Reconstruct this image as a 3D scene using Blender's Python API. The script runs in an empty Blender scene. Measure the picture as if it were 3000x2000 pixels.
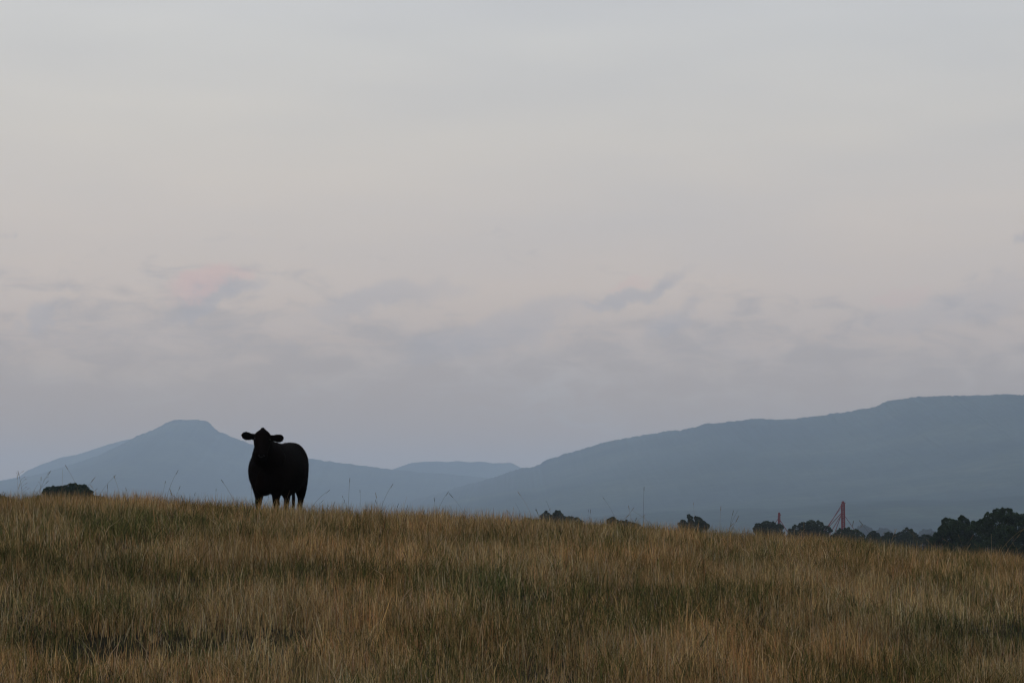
import bpy, bmesh, math, random
import numpy as np
from mathutils import Vector, Matrix

SC = bpy.context.scene
COL = SC.collection
R = math.radians
random.seed(7)
rng = np.random.default_rng(7)

# ------------------------------------------------------------------ camera
F = 6766.0                                   # focal length in pixels of a 3000 px wide frame
PITCH = math.atan(545.0 / F)
cam = bpy.data.cameras.new('camera')
cam.sensor_width = 36.0
cam.lens = 36.0 * F / 3000.0
cam.clip_start = 0.1
cam.clip_end = 60000.0
camo = bpy.data.objects.new('camera', cam)
COL.objects.link(camo)
camo.location = (0, 0, 0)                    # eye height is z = 0, the ground under it lies at -2.3
camo.rotation_euler = (math.pi / 2 + PITCH, 0, 0)
SC.camera = camo

# ------------------------------------------------------------------ light and exposure
SC.view_settings.view_transform = 'Standard'
SC.view_settings.look = 'None'
SC.view_settings.exposure = 0.0
SC.view_settings.gamma = 1.0
SC.render.engine = 'CYCLES'
SC.cycles.use_denoising = True
SC.cycles.filter_width = 1.25
SC.cycles.max_bounces = 6
SC.cycles.diffuse_bounces = 3
SC.cycles.transmission_bounces = 3
SC.cycles.transparent_max_bounces = 8
SC.cycles.volume_bounces = 2

SUN_EL, SUN_AZ = R(7), R(238)                # low sun behind the camera's left shoulder, veiled by haze
sun = bpy.data.lights.new('sun', 'SUN')
sun.energy = 0.5
sun.angle = R(14)
sun.color = (1.0, 0.84, 0.70)
suno = bpy.data.objects.new('sun', sun)
COL.objects.link(suno)
sd = Vector((math.cos(SUN_EL) * math.sin(SUN_AZ), math.cos(SUN_EL) * math.cos(SUN_AZ), math.sin(SUN_EL)))
suno.rotation_euler = sd.to_track_quat('Z', 'Y').to_euler()


def lin(r, g, b):
    f = lambda c: (c / 255 / 12.92) if c / 255 <= 0.04045 else ((c / 255 + 0.055) / 1.055) ** 2.4
    return (f(r), f(g), f(b), 1.0)


class NT:
    """small helper round a node tree"""
    def __init__(s, tree):
        s.t = tree
        tree.nodes.clear()

    def n(s, typ, **kw):
        x = s.t.nodes.new(typ)
        for k, v in kw.items():
            if k.startswith('i_'):
                key = k[2:]
                x.inputs[int(key) if key.isdigit() else key.replace('_', ' ')].default_value = v
            else:
                setattr(x, k, v)
        return x

    def l(s, a, b):
        s.t.links.new(a, b)

    def math(s, op, a, b=None, c=None, clamp=False):
        m = s.n('ShaderNodeMath', operation=op, use_clamp=clamp)
        for i, v in enumerate((a, b, c)):
            if v is None:
                continue
            if isinstance(v, (int, float)):
                m.inputs[i].default_value = v
            else:
                s.l(v, m.inputs[i])
        return m.outputs[0]

    def ramp(s, fac, stops, interp='LINEAR'):
        r = s.n('ShaderNodeValToRGB')
        r.color_ramp.interpolation = interp
        e = r.color_ramp.elements
        e[0].position, e[0].color = stops[0]
        e[1].position, e[1].color = stops[-1]
        for p, c in stops[1:-1]:
            q = e.new(p)
            q.color = c
        s.l(fac, r.inputs[0])
        return r.outputs[0]

    def mix(s, fac, a, b, blend='MIX'):
        m = s.n('ShaderNodeMix', data_type='RGBA', blend_type=blend)
        for sock, v in ((m.inputs[0], fac), (m.inputs[6], a), (m.inputs[7], b)):
            if isinstance(v, (int, float, tuple)):
                sock.default_value = v
            else:
                s.l(v, sock)
        return m.outputs[2]

    def noise(s, vec, scale, detail=4, rough=0.55, dist=0.0):
        n = s.n('ShaderNodeTexNoise')
        n.inputs['Scale'].default_value = scale
        n.inputs['Detail'].default_value = detail
        n.inputs['Roughness'].default_value = rough
        n.inputs['Distortion'].default_value = dist
        if vec is not None:
            s.l(vec, n.inputs['Vector'])
        return n.outputs[0]


world = bpy.data.worlds.new('World')
SC.world = world
world.use_nodes = True
w = NT(world.node_tree)
out = w.n('ShaderNodeOutputWorld')
sky = w.n('ShaderNodeTexSky', sky_type='NISHITA')
sky.sun_disc = False
sky.sun_elevation = SUN_EL
sky.sun_rotation = SUN_AZ
sky.dust_density = 3.0
bg1 = w.n('ShaderNodeBackground')
bg1.inputs['Strength'].default_value = 0.10
w.l(sky.outputs[0], bg1.inputs['Color'])
tc = w.n('ShaderNodeTexCoord')
sep = w.n('ShaderNodeSeparateXYZ')
w.l(tc.outputs['Generated'], sep.inputs[0])
X, Y, Z = sep.outputs
# warm grey veil of thin high cloud, by height above the horizon
veil = w.ramp(w.math('MULTIPLY', Z, 2.0), [
    (0.00, lin(203, 172, 138)), (0.10, lin(199, 178, 154)), (0.16, lin(213, 192, 174)), (0.205, lin(222, 204, 188)),
    (0.27, lin(224, 211, 198)), (0.34, lin(224, 216, 205)), (0.42, lin(223, 220, 214)), (0.50, lin(220, 221, 223)),
    (1.0, (0.66, 0.72, 0.82, 1))])
# broad soft variation inside the veil
mp = w.n('ShaderNodeMapping')
mp.inputs['Scale'].default_value = (3.0, 1.0, 14.0)
mp.inputs['Rotation'].default_value = (0, R(-9), 0)
w.l(tc.outputs['Generated'], mp.inputs[0])
v1 = w.noise(mp.outputs[0], 1.6, 3, 0.5)
veil = w.mix(w.math('MULTIPLY', w.math('SUBTRACT', v1, 0.42), 0.9, clamp=True), veil, lin(186, 188, 194))
# low bank of flat cloud above the ridges: ragged top edge
mp2 = w.n('ShaderNodeMapping')
mp2.inputs['Scale'].default_value = (15.0, 3.0, 42.0)
mp2.inputs['Location'].default_value = (2.3, 0.0, 1.4)
mp2.inputs['Rotation'].default_value = (0, R(-7), 0)
w.l(tc.outputs['Generated'], mp2.inputs[0])
n_big = w.noise(mp2.outputs[0], 0.55, 2, 0.5)
n_fine = w.noise(mp2.outputs[0], 2.6, 7, 0.62, 0.5)
edge = w.math('ADD', w.math('MULTIPLY', w.math('SUBTRACT', n_big, 0.5), 0.09),
              w.math('MULTIPLY', w.math('SUBTRACT', n_fine, 0.5), 0.15))
edge = w.math('ADD', edge, w.math('ADD', 0.090, w.math('MULTIPLY', X, 0.015)))
m1 = w.n('ShaderNodeMapRange', interpolation_type='SMOOTHSTEP')
m1.inputs['From Min'].default_value = -0.016
m1.inputs['From Max'].default_value = 0.034
w.l(w.math('SUBTRACT', edge, Z), m1.inputs['Value'])
bank = m1.outputs[0]
bankcol = w.ramp(w.math('MULTIPLY', Z, 8.0), [(0.0, lin(204, 164, 120)), (0.35, lin(192, 163, 134)), (0.64, lin(184, 171, 162)), (1.0, lin(180, 175, 176))])
skyc = w.mix(w.math('MULTIPLY', bank, 0.80), veil, bankcol)
# single ragged puffs and wisps; one of them still catches pink light
warp = w.n('ShaderNodeTexNoise')
warp.inputs['Scale'].default_value = 30.0
warp.inputs['Detail'].default_value = 6
warp.inputs['Roughness'].default_value = 0.6
w.l(tc.outputs['Generated'], warp.inputs['Vector'])
wsep = w.n('ShaderNodeSeparateColor')
w.l(warp.outputs['Color'], wsep.inputs[0])
WX = w.math('ADD', X, w.math('MULTIPLY', w.math('SUBTRACT', wsep.outputs[0], 0.5), 0.050))
WZ = w.math('ADD', Z, w.math('MULTIPLY', w.math('SUBTRACT', wsep.outputs[1], 0.5), 0.030))


def puff(base, px, py, ax_, az_, amount, colour, lean=0.25):
    u = w.math('SUBTRACT', WX, (px - 1500) / F)
    v = w.math('SUBTRACT', w.math('SUBTRACT', WZ, (1545 - py) / F), w.math('MULTIPLY', u, lean))
    u = w.math('DIVIDE', u, ax_ / F)
    v = w.math('DIVIDE', v, az_ / F)
    r2 = w.math('ADD', w.math('MULTIPLY', u, u), w.math('MULTIPLY', v, v))
    k = w.n('ShaderNodeMapRange', interpolation_type='SMOOTHSTEP')
    k.inputs['From Min'].default_value = 1.5
    k.inputs['From Max'].default_value = 0.0
    w.l(r2, k.inputs['Value'])
    return w.mix(w.math('MULTIPLY', k.outputs[0], amount * 0.9), base, colour)


GREY = lin(176, 173, 177)
PINK = lin(226, 190, 180)
skyc = puff(skyc, 650, 880, 150, 32, 0.55, GREY)
skyc = puff(skyc, 640, 845, 120, 28, 0.70, PINK)
skyc = puff(skyc, 1880, 862, 150, 26, 0.60, GREY)
skyc = puff(skyc, 1860, 830, 60, 14, 0.35, PINK)
skyc = puff(skyc, 1970, 940, 100, 36, 0.45, GREY)
skyc = puff(skyc, 140, 960, 60, 46, 0.50, GREY, 0.6)
skyc = puff(skyc, 1120, 890, 220, 46, 0.45, GREY)
skyc = puff(skyc, 1500, 960, 300, 60, 0.40, GREY)
skyc = puff(skyc, 5, 735, 60, 20, 0.60, GREY, 0.5)
skyc = puff(skyc, 2990, 725, 50, 18, 0.50, GREY, 0.3)
skyc = puff(skyc, 2580, 880, 70, 28, 0.25, PINK)
skyc = puff(skyc, 2800, 900, 300, 60, 0.30, GREY)
# the right side of the sky is a little darker and bluer
az = w.n('ShaderNodeMapRange')
az.inputs['From Min'].default_value = -0.25
az.inputs['From Max'].default_value = 0.25
w.l(X, az.inputs['Value'])
skyc = w.mix(az.outputs[0], skyc, (0.92, 0.935, 0.96, 1), 'MULTIPLY')
zen = w.n('ShaderNodeMapRange')
zen.inputs['From Min'].default_value = 0.30
zen.inputs['From Max'].default_value = 1.0
w.l(Z, zen.inputs['Value'])
skyc = w.mix(zen.outputs[0], skyc, (0.68, 0.83, 1.06, 1))
bg2 = w.n('ShaderNodeBackground')
bg2.inputs['Strength'].default_value = 1.0
w.l(skyc, bg2.inputs['Color'])
mx = w.n('ShaderNodeMixShader')
mx.inputs[0].default_value = 0.96
w.l(bg1.outputs[0], mx.inputs[1])
w.l(bg2.outputs[0], mx.inputs[2])
w.l(mx.outputs[0], out.inputs[0])

# ------------------------------------------------------------------ helpers


def at(px, py, D):
    """world point at depth D (metres along +Y) behind a point of the 3000 x 2000 photograph"""
    xr, u = (px - 1500.0) / F, -(py - 1000.0) / F
    y = math.cos(PITCH) - u * math.sin(PITCH)
    z = math.sin(PITCH) + u * math.cos(PITCH)
    return Vector((xr / y * D, D, z / y * D))


_T = rng.random((256, 256))


def vnoise(x, y, s, seed=0):
    x = np.asarray(x, float) / s + 37.3 * seed + 1000
    y = np.asarray(y, float) / s + 91.7 * seed + 1000
    xi, yi = np.floor(x).astype(int), np.floor(y).astype(int)
    fx, fy = x - xi, y - yi
    fx, fy = fx * fx * (3 - 2 * fx), fy * fy * (3 - 2 * fy)
    a = _T[xi % 256, yi % 256]; b = _T[(xi + 1) % 256, yi % 256]
    c = _T[xi % 256, (yi + 1) % 256]; d = _T[(xi + 1) % 256, (yi + 1) % 256]
    return (a * (1 - fx) + b * fx) * (1 - fy) + (c * (1 - fx) + d * fx) * fy - 0.5


CREST = 34.0
GRASS_TOP = 0.25
EYE = 2.3
_cp = [(-1500, 1425), (0, 1452), (200, 1452), (350, 1453), (500, 1452), (650, 1462), (750, 1471), (850, 1482), (950, 1490), (1100, 1494),
       (1300, 1502), (1500, 1518), (1700, 1527), (1875, 1538), (2000, 1549), (2250, 1570), (2400, 1579),
       (2600, 1590), (2750, 1600), (3000, 1625), (4500, 1720)]
_pts = [at(a, b, CREST) for a, b in _cp]
_cx = np.array([p.x for p in _pts]); _cz = np.array([p.z - GRASS_TOP for p in _pts])
_dd = [0, 12, 43, 113, 213, 363, 563, 963, 1963, 4963, 40000]
_dz = [0, -.5, -3.0, -8.3, -12.5, -15.5, -19, -24, -30, -36, -42]
# low place in the field: centre px, py, depth, half length, half width, how deep
HOLLOWS = [(-2.75, 15.9, 0.62, 0.65, 1.9), (-1.9, 16.2, 0.35, 0.4, 1.0), (-0.2, 19.5, 0.6, 0.5, 0.7), (1.9, 23.3, 0.8, 0.7, 0.6), (4.1, 19.0, 0.5, 0.5, 0.9),
           (-3.3, 20.2, 0.8, 0.5, 0.6), (0.2, 14.6, 0.35, 0.3, 0.7), (3.2, 17.2, 0.5, 0.3, 0.6), (-5.2, 23.5, 0.9, 0.5, 0.4)]


COW_FIX = 0.0


def hollow(x, y):
    s = 0
    for (cx, cy, a, b, d) in HOLLOWS:
        s = s + np.exp(-((x - cx) / a) ** 2 - ((y - cy) / b) ** 2) * d
    return s


def ground(x, y):
    x = np.asarray(x, float); y = np.asarray(y, float)
    hc = (np.interp(x - 0.5, _cx, _cz) + np.interp(x + 0.5, _cx, _cz) + np.interp(x, _cx, _cz)) / 3
    q = np.clip(y / CREST, -1.0, 1)
    near = -EYE + (hc + EYE) * (1 - np.abs(1 - q) ** 1.6)
    near = np.where(y < 0, -EYE - 0.03 * np.clip(-y, 0, 300), near)
    t = np.clip(y - CREST, 0, None)
    far = hc * np.exp(-t / 90.0) + np.interp(t, _dd, _dz)
    far = np.where(t < 12, hc * np.exp(-t / 90.0) - 0.5 * (t / 12) ** 2, far)
    h = np.where(y < CREST, near, far)
    fade = np.clip(1.2 - np.abs(y - 30) / 400, 0, 1)
    h = h + fade * (0.10 * vnoise(x, y, 5.0, 1) + 0.05 * vnoise(x, y, 1.7, 2)) - 0.10 * hollow(x, y)
    h = h + COW_FIX * np.exp(-((x + 3.83) / 1.6) ** 2 - ((y - 36.6) / 1.8) ** 2)
    h = h + np.clip((y - 60) / 400, 0, 1) * 1.5 * vnoise(x, y, 180.0, 3)
    return h


COW_FIX = -float(ground(-3.83, 36.6))      # level spot the cow stands on


def mesh_obj(name, verts, faces, mat=None, parent=None, smooth=False):
    me = bpy.data.meshes.new(name)
    me.from_pydata([tuple(v) for v in verts], [], faces)
    me.update()
    if smooth:
        me.polygons.foreach_set('use_smooth', [True] * len(me.polygons))
    o = bpy.data.objects.new(name, me)
    COL.objects.link(o)
    if mat:
        me.materials.append(mat)
    if parent:
        o.parent = parent
    return o


def fast_mesh(name, V, loops, sizes, mat, parent=None, colors=None):
    """V (n,3) array, flat loop index array, polygon sizes array"""
    me = bpy.data.meshes.new(name)
    me.vertices.add(len(V))
    me.vertices.foreach_set('co', np.ascontiguousarray(V, dtype=np.float32).ravel())
    me.loops.add(len(loops))
    me.loops.foreach_set('vertex_index', np.ascontiguousarray(loops, dtype=np.int32))
    me.polygons.add(len(sizes))
    st = np.concatenate([[0], np.cumsum(sizes)[:-1]]).astype(np.int32)
    me.polygons.foreach_set('loop_start', st)
    me.update(calc_edges=True)
    if colors is not None:
        a = me.color_attributes.new('tint', 'FLOAT_COLOR', 'POINT')
        a.data.foreach_set('color', np.ascontiguousarray(colors, dtype=np.float32).ravel())
    me.materials.append(mat)
    o = bpy.data.objects.new(name, me)
    COL.objects.link(o)
    if parent:
        o.parent = parent
    return o


def tag(o, label=None, cat=None, group=None, kind=None):
    if label: o['label'] = label
    if cat: o['category'] = cat
    if group: o['group'] = group
    if kind: o['kind'] = kind
    return o


def empty(name, loc, rz=0.0):
    o = bpy.data.objects.new(name, None)
    COL.objects.link(o)
    o.empty_display_size = 0.2
    o.location = loc
    o.rotation_euler = (0, 0, rz)
    return o


def material(name):
    m = bpy.data.materials.new(name)
    m.use_nodes = True
    nt = NT(m.node_tree)
    o = nt.n('ShaderNodeOutputMaterial')
    return m, nt, o


def principled(name, col, rough=0.8, spec=0.3, noise=None, bump=0.0):
    m, nt, o = material(name)
    b = nt.n('ShaderNodeBsdfPrincipled')
    b.inputs['Roughness'].default_value = rough
    b.inputs['Specular IOR Level'].default_value = spec
    b.inputs['Base Color'].default_value = (*col, 1)
    if noise:
        scale, col2 = noise
        t = nt.n('ShaderNodeTexCoord')
        n = nt.noise(t.outputs['Object'], scale, 6, 0.6)
        c = nt.ramp(n, [(0.3, (*col, 1)), (0.7, (*col2, 1))])
        nt.l(c, b.inputs['Base Color'])
        if bump:
            bp = nt.n('ShaderNodeBump')
            bp.inputs['Strength'].default_value = bump
            nt.l(n, bp.inputs['Height'])
            nt.l(bp.outputs[0], b.inputs['Normal'])
    nt.l(b.outputs[0], o.inputs[0])
    return m


def leaf_material(name, transl=0.35, gain=1.0, rough=0.7):
    """matte thin leaf: colour from the 'tint' attribute, partly translucent"""
    m, nt, o = material(name)
    a = nt.n('ShaderNodeVertexColor', layer_name='tint')
    c = a.outputs[0]
    if gain != 1.0:
        c = nt.mix(1.0, c, (gain, gain, gain, 1), 'MULTIPLY')
    d = nt.n('ShaderNodeBsdfDiffuse')
    t = nt.n('ShaderNodeBsdfTranslucent')
    mxs = nt.n('ShaderNodeMixShader')
    mxs.inputs[0].default_value = transl
    nt.l(c, d.inputs[0]); nt.l(c, t.inputs[0])
    nt.l(d.outputs[0], mxs.inputs[1]); nt.l(t.outputs[0], mxs.inputs[2])
    nt.l(mxs.outputs[0], o.inputs[0])
    return m


M_GRASS = leaf_material('dry_grass', 0.30)
M_LEAF = leaf_material('tree_leaves', 0.18)
M_BARK = principled('bark', (0.05, 0.04, 0.03), 0.95, 0.1, (6.0, (0.10, 0.085, 0.065)), 0.4)
M_HIDE = principled('black_hide', (0.0018, 0.0015, 0.0013), 0.85, 0.015, (3.0, (0.0045, 0.0026, 0.0020)), 0.15)
M_HOOF = principled('hoof_horn', (0.03, 0.026, 0.022), 0.5, 0.3, (20.0, (0.05, 0.045, 0.035)))
M_EYE = principled('eye', (0.004, 0.004, 0.004), 0.35, 0.15)
M_NOSE = principled('wet_nose', (0.006, 0.006, 0.0065), 0.5, 0.2, (30.0, (0.010, 0.009, 0.0095)), 0.3)
M_RED = principled('red_paint', (0.17, 0.016, 0.022), 0.6, 0.3, (1.2, (0.11, 0.014, 0.018)))
M_STEEL = principled('dark_steel', (0.06, 0.03, 0.03), 0.6, 0.4, (2.0, (0.10, 0.04, 0.04)))

# ------------------------------------------------------------------ ground sheet
m, nt, o = material('ground')
geo = nt.n('ShaderNodeNewGeometry')
b = nt.n('ShaderNodeBsdfPrincipled')
b.inputs['Roughness'].default_value = 1.0
b.inputs['Specular IOR Level'].default_value = 0.05
nn = nt.noise(geo.outputs['Position'], 9.0, 8, 0.7)
nearc = nt.ramp(nn, [(0.3, (0.010, 0.008, 0.004, 1)), (0.55, (0.024, 0.019, 0.009, 1)), (0.75, (0.045, 0.033, 0.016, 1))])
nf = nt.noise(geo.outputs['Position'], 0.004, 6, 0.65)
farc = nt.ramp(nf, [(0.35, (0.022, 0.034, 0.016, 1)), (0.5, (0.05, 0.055, 0.025, 1)), (0.7, (0.09, 0.08, 0.04, 1))])
sp = nt.n('ShaderNodeSeparateXYZ')
nt.l(geo.outputs['Position'], sp.inputs[0])
mr = nt.n('ShaderNodeMapRange')
mr.inputs['From Min'].default_value = 70
mr.inputs['From Max'].default_value = 160
nt.l(sp.outputs[1], mr.inputs['Value'])
nt.l(nt.mix(mr.outputs[0], nearc, farc), b.inputs['Base Color'])
nt.l(b.outputs[0], o.inputs[0])
M_GROUND = m


def axis(stops):
    o_ = []
    for (a, c, n) in stops:
        o_ += list(np.linspace(a, c, n, endpoint=False))
    return o_


ys = axis([(-2500, -100, 12), (-100, 0, 10), (0, 60, 240), (60, 150, 45), (150, 600, 40), (600, 3000, 30), (3000, 17500, 20)]) + [17500]
xh = axis([(0, 22, 88), (22, 60, 20), (60, 300, 20), (300, 2000, 20), (2000, 9000, 14)]) + [9000]
xs = [-v for v in xh[:0:-1]] + xh
gx, gy = np.meshgrid(xs, ys)
gz = ground(gx, gy)
V = np.stack([gx, gy, gz], -1).reshape(-1, 3)
nx, ny = len(xs), len(ys)
ii = (np.arange(ny - 1)[:, None] * nx + np.arange(nx - 1)[None, :]).ravel()
loops = np.stack([ii, ii + 1, ii + nx + 1, ii + nx], -1).ravel()
g = fast_mesh('ground', V, loops, np.full(len(ii), 4), M_GROUND)
g.data.polygons.foreach_set('use_smooth', [True] * len(g.data.polygons))
tag(g, 'gently rounded pasture ground falling away to a wide valley', None, None, 'structure')

# ------------------------------------------------------------------ mountains
m, nt, o = material('wooded_mountain')
geo = nt.n('ShaderNodeNewGeometry')
b = nt.n('ShaderNodeBsdfPrincipled')
b.inputs['Roughness'].default_value = 1.0
b.inputs['Specular IOR Level'].default_value = 0.0
n1 = nt.noise(geo.outputs['Position'], 0.0022, 8, 0.62)
n2 = nt.noise(geo.outputs['Position'], 0.02, 6, 0.7)
c1 = nt.ramp(n1, [(0.36, (0.012, 0.022, 0.018, 1)), (0.52, (0.026, 0.038, 0.026, 1)), (0.68, (0.062, 0.070, 0.042, 1))])
c2 = nt.ramp(n2, [(0.35, (0.55, 0.55, 0.55, 1)), (0.65, (1.35, 1.35, 1.35, 1))])
nt.l(nt.mix(1.0, c1, c2, 'MULTIPLY'), b.inputs['Base Color'])
nt.l(b.outputs[0], o.inputs[0])
M_MOUNT = m


def mountain(name, label, outline, D, foot, back, spur=0.10, seed=0, step=4.0, rough=1.0):
    """ridge whose skyline follows outline [(px, py, ...)] at distance D(px); slopes run to the valley in front and behind"""
    ox = [p[0] for p in outline]; oy = [p[1] for p in outline]
    pxs = np.arange(ox[0], ox[-1] + 1, step)
    pys = np.interp(pxs, ox, oy)
    pys = pys + rough * (1.3 * vnoise(pxs, pxs * 0 + seed, 26, seed) + 1.2 * vnoise(pxs, pxs * 0 + seed, 9, seed + 3) + 2.4 * np.abs(vnoise(pxs, pxs * 0 + seed, 6, seed + 9)) + 1.2 * vnoise(pxs, pxs * 0, 60, seed + 4))
    vs = np.concatenate([np.linspace(-1, 0, 46), np.linspace(0, 1, 14)[1:]])
    rows = []
    for px, py in zip(pxs, pys):
        d = D(px) if callable(D) else D
        p = at(px, py, d)
        f = foot(px) if callable(foot) else foot
        base = -45.0
        H = p.z - base
        row = []
        for v in vs:
            if v < 0:
                yy = d + v * (d - f)
                xx = p.x * (1 + v * 0.25 * (d - f) / d)
                s = 1 + v
                prof = 0.68 * s ** 1.1 + 0.32 * s ** 3.0
                env = (s * (1 - s)) * 4
            else:
                yy = d + v * back
                xx = p.x
                s = 1 - v
                prof = s ** 1.3
                env = 0
            row.append((xx, yy, base + H * prof, env * H))
        rows.append(row)
    A = np.array(rows)
    n = (np.abs(vnoise(A[..., 0], A[..., 1] * 0.45, 900, seed + 5)) * 2 - 0.4) + 0.5 * vnoise(A[..., 0], A[..., 1], 330, seed + 6) \
        + 0.22 * vnoise(A[..., 0], A[..., 1], 120, seed + 7)
    z = A[..., 2] - A[..., 3] * spur * (n + 0.25)
    V = np.stack([A[..., 0], A[..., 1], z], -1).reshape(-1, 3)
    nr, nc = A.shape[0], A.shape[1]
    ii = (np.arange(nr - 1)[:, None] * nc + np.arange(nc - 1)[None, :]).ravel()
    loops = np.stack([ii, ii + nc, ii + nc + 1, ii + 1], -1).ravel()
    ob = fast_mesh(name, V, loops, np.full(len(ii), 4), M_MOUNT)
    ob.data.polygons.foreach_set('use_smooth', [True] * len(ob.data.polygons))
    tag(ob, label, None, None, 'structure')
    return ob


mountain('distant_ridge', 'pale far ridge showing behind the left shoulder of the flat-topped peak',
         [(-900, 1500), (-400, 1450), (0, 1408), (57, 1395), (80, 1377), (127, 1357), (178, 1338), (223, 1331), (319, 1301), (420, 1275), (520, 1262), (700, 1300), (1000, 1420)],
         12600, 10800, 1500, 0.06, 1)
mountain('mountain', 'hazy blue flat-topped mountain peak behind the cow',
         [(-1200, 1480), (-300, 1430), (0, 1409), (70, 1396), (127, 1384), (223, 1354), (287, 1332), (350, 1303), (400, 1276), (455, 1255), (490, 1236), (510, 1228),
          (550, 1228), (590, 1229), (609, 1233), (622, 1246), (638, 1261), (686, 1281), (743, 1303), (820, 1325), (900, 1340), (1036, 1360), (1148, 1374), (1230, 1381), (1308, 1386),
          (1420, 1398), (1560, 1425), (1800, 1470), (2100, 1520)],
         lambda p: 10500, 6000, 2500, 0.09, 2, 3.0, 1.5)
mountain('low_ridge', 'pale low ridge in the gap between the two mountains',
         [(900, 1440), (1050, 1400), (1148, 1373), (1206, 1355), (1240, 1351), (1284, 1350), (1308, 1353), (1342, 1349), (1373, 1353), (1410, 1351), (1444, 1356),
          (1495, 1354), (1510, 1360), (1529, 1370), (1620, 1400), (1800, 1440)],
         12400, 10500, 1500, 0.06, 3)
mountain('long_mountain', 'long darker blue mountain rising to the right',
         [(1180, 1470), (1280, 1445), (1400, 1410), (1480, 1385), (1529, 1371), (1563, 1365), (1607, 1344), (1648, 1331), (1700, 1315), (1760, 1297), (1862, 1277), (1964, 1259), (1990, 1260),
          (2066, 1240), (2156, 1231), (2200, 1225), (2321, 1227), (2423, 1212), (2551, 1194), (2602, 1173), (2691, 1161), (2883, 1155), (3000, 1154), (3400, 1160), (4000, 1190), (4800, 1260)],
         lambda p: 8800 - 1.3 * (p - 1500) if 3400 > p > 1500 else (8800 if p < 2000 else 6330), lambda p: 2900 - 0.3 * (p - 1500), 2500, 0.10, 4, 3.0, 2.3)

# ------------------------------------------------------------------ grass
COW_SPOT = (784.0, 36.0)


def tints(n, kind, x, y):
    """linear colours of dry straw, rusty stems and green leaves"""
    if kind == 'straw':
        pal = np.array([(0.41, 0.272, 0.112), (0.36, 0.212, 0.086), (0.28, 0.142, 0.062), (0.47, 0.355, 0.195), (0.24, 0.178, 0.070), (0.37, 0.252, 0.155)])
        p = [0.28, 0.24, 0.16, 0.12, 0.12, 0.08]
    else:
        pal = np.array([(0.090, 0.092, 0.028), (0.060, 0.068, 0.024), (0.13, 0.108, 0.036), (0.17, 0.115, 0.045), (0.05, 0.052, 0.030)])
        p = [0.3, 0.25, 0.2, 0.15, 0.1]
    k = rng.choice(len(pal), n, p=p)
    c = pal[k] * rng.uniform(0.35, 1.45, (n, 1)) ** 1.15
    t = 0.6 * vnoise(x, y * 0.6, 2.0, 11) + 0.7 * vnoise(x, y * 0.6, 0.6, 12)
    t = t + 0.9 * vnoise(x, y, 0.16, 13)
    c = c * np.clip(1 + 0.55 * t[:, None], 0.3, 2)
    hue = (vnoise(x, y * 0.4, 0.9, 14) + 0.7 * vnoise(x, y, 0.3, 15))[:, None]
    c = c * (1 + np.array([[0.17, 0.0, -0.12]]) * hue)
    return c


def blades(x, y, h, wid, lean, curve, col):
    """each blade: two base vertices, two middle, one tip: a quad and a triangle"""
    n = len(x)
    z = ground(x, y) - 0.02
    az = rng.uniform(0, 2 * np.pi, n)
    wx, wy = np.cos(az) * wid / 2, np.sin(az) * wid / 2
    la = rng.uniform(0, 2 * np.pi, n)
    lx, ly = np.cos(la) * lean * h, np.sin(la) * lean * h
    V = np.empty((n, 5, 3), np.float32)
    V[:, 0] = np.stack([x - wx, y - wy, z], -1)
    V[:, 1] = np.stack([x + wx, y + wy, z], -1)
    mx_, my_, mz = x + lx * 0.45, y + ly * 0.45, z + h * 0.58
    V[:, 2] = np.stack([mx_ + wx * 0.85, my_ + wy * 0.85, mz], -1)
    V[:, 3] = np.stack([mx_ - wx * 0.85, my_ - wy * 0.85, mz], -1)
    V[:, 4] = np.stack([x + lx * (1 + curve), y + ly * (1 + curve), z + h * (1 - 0.15 * curve)], -1)
    C = np.ones((n, 5, 4), np.float32)
    C[:, :, :3] = col[:, None, :]
    b = np.arange(n)[:, None] * 5
    L = (b + np.array([0, 1, 2, 3, 3, 2, 4])[None, :]).ravel()
    S = np.tile([4, 3], n)
    return V.reshape(-1, 3), L, S, C.reshape(-1, 4)


def scatter(n_per_m2, y0, y1, clump):
    """points over the visible wedge of the field, gathered round clump centres"""
    hw = lambda yy: 0.245 * yy + 2.2
    P = []
    for ya in np.arange(y0, y1, 1.0):
        W = hw(ya + .5)
        d = n_per_m2(ya)
        n = int(d * 2 * W)
        nc = max(1, int(n / clump))
        cx = rng.uniform(-W, W, nc); cy = rng.uniform(ya, ya + 1, nc)
        k = rng.integers(0, nc, n)
        r = np.abs(rng.normal(0, 0.05, n)); a = rng.uniform(0, 6.283, n)
        P.append(np.stack([cx[k] + r * np.cos(a), cy[k] + r * np.sin(a)], -1))
    P = np.concatenate(P)
    return P[:, 0], P[:, 1]


parts = []
# dry straw, upright, uneven
x, y = scatter(lambda d: 2000 * (15 / max(d, 12)) ** 0.75 if d < 40 else 330, 11.0, 52, 9)
patch = 0.8 * vnoise(x, y * 0.7, 1.7, 21) + 0.8 * vnoise(x, y * 0.6, 0.6, 22)
hol = hollow(x, y)
keep = rng.random(len(x)) < np.clip(0.68 + 0.8 * patch - 0.62 * hol, 0.05, 1)
x, y, patch, hol = x[keep], y[keep], patch[keep], hol[keep]
n = len(x)
h = rng.gamma(8, 0.150 / 8, n) * (1 + 0.25 * np.clip((y - 22) / 12, 0, 1)) * (1 + 0.45 * patch) * (1 - 0.35 * np.clip(hol, 0, 1)) * (1 + 0.55 * vnoise(x, y, 0.30, 24) + 0.75 * vnoise(x, y, 0.13, 25))
h = np.clip(h, 0.05, 0.38)
wd = rng.uniform(0.0020, 0.0052, n) * (np.clip(y, 12, 50) / 13) ** 0.42
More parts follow.
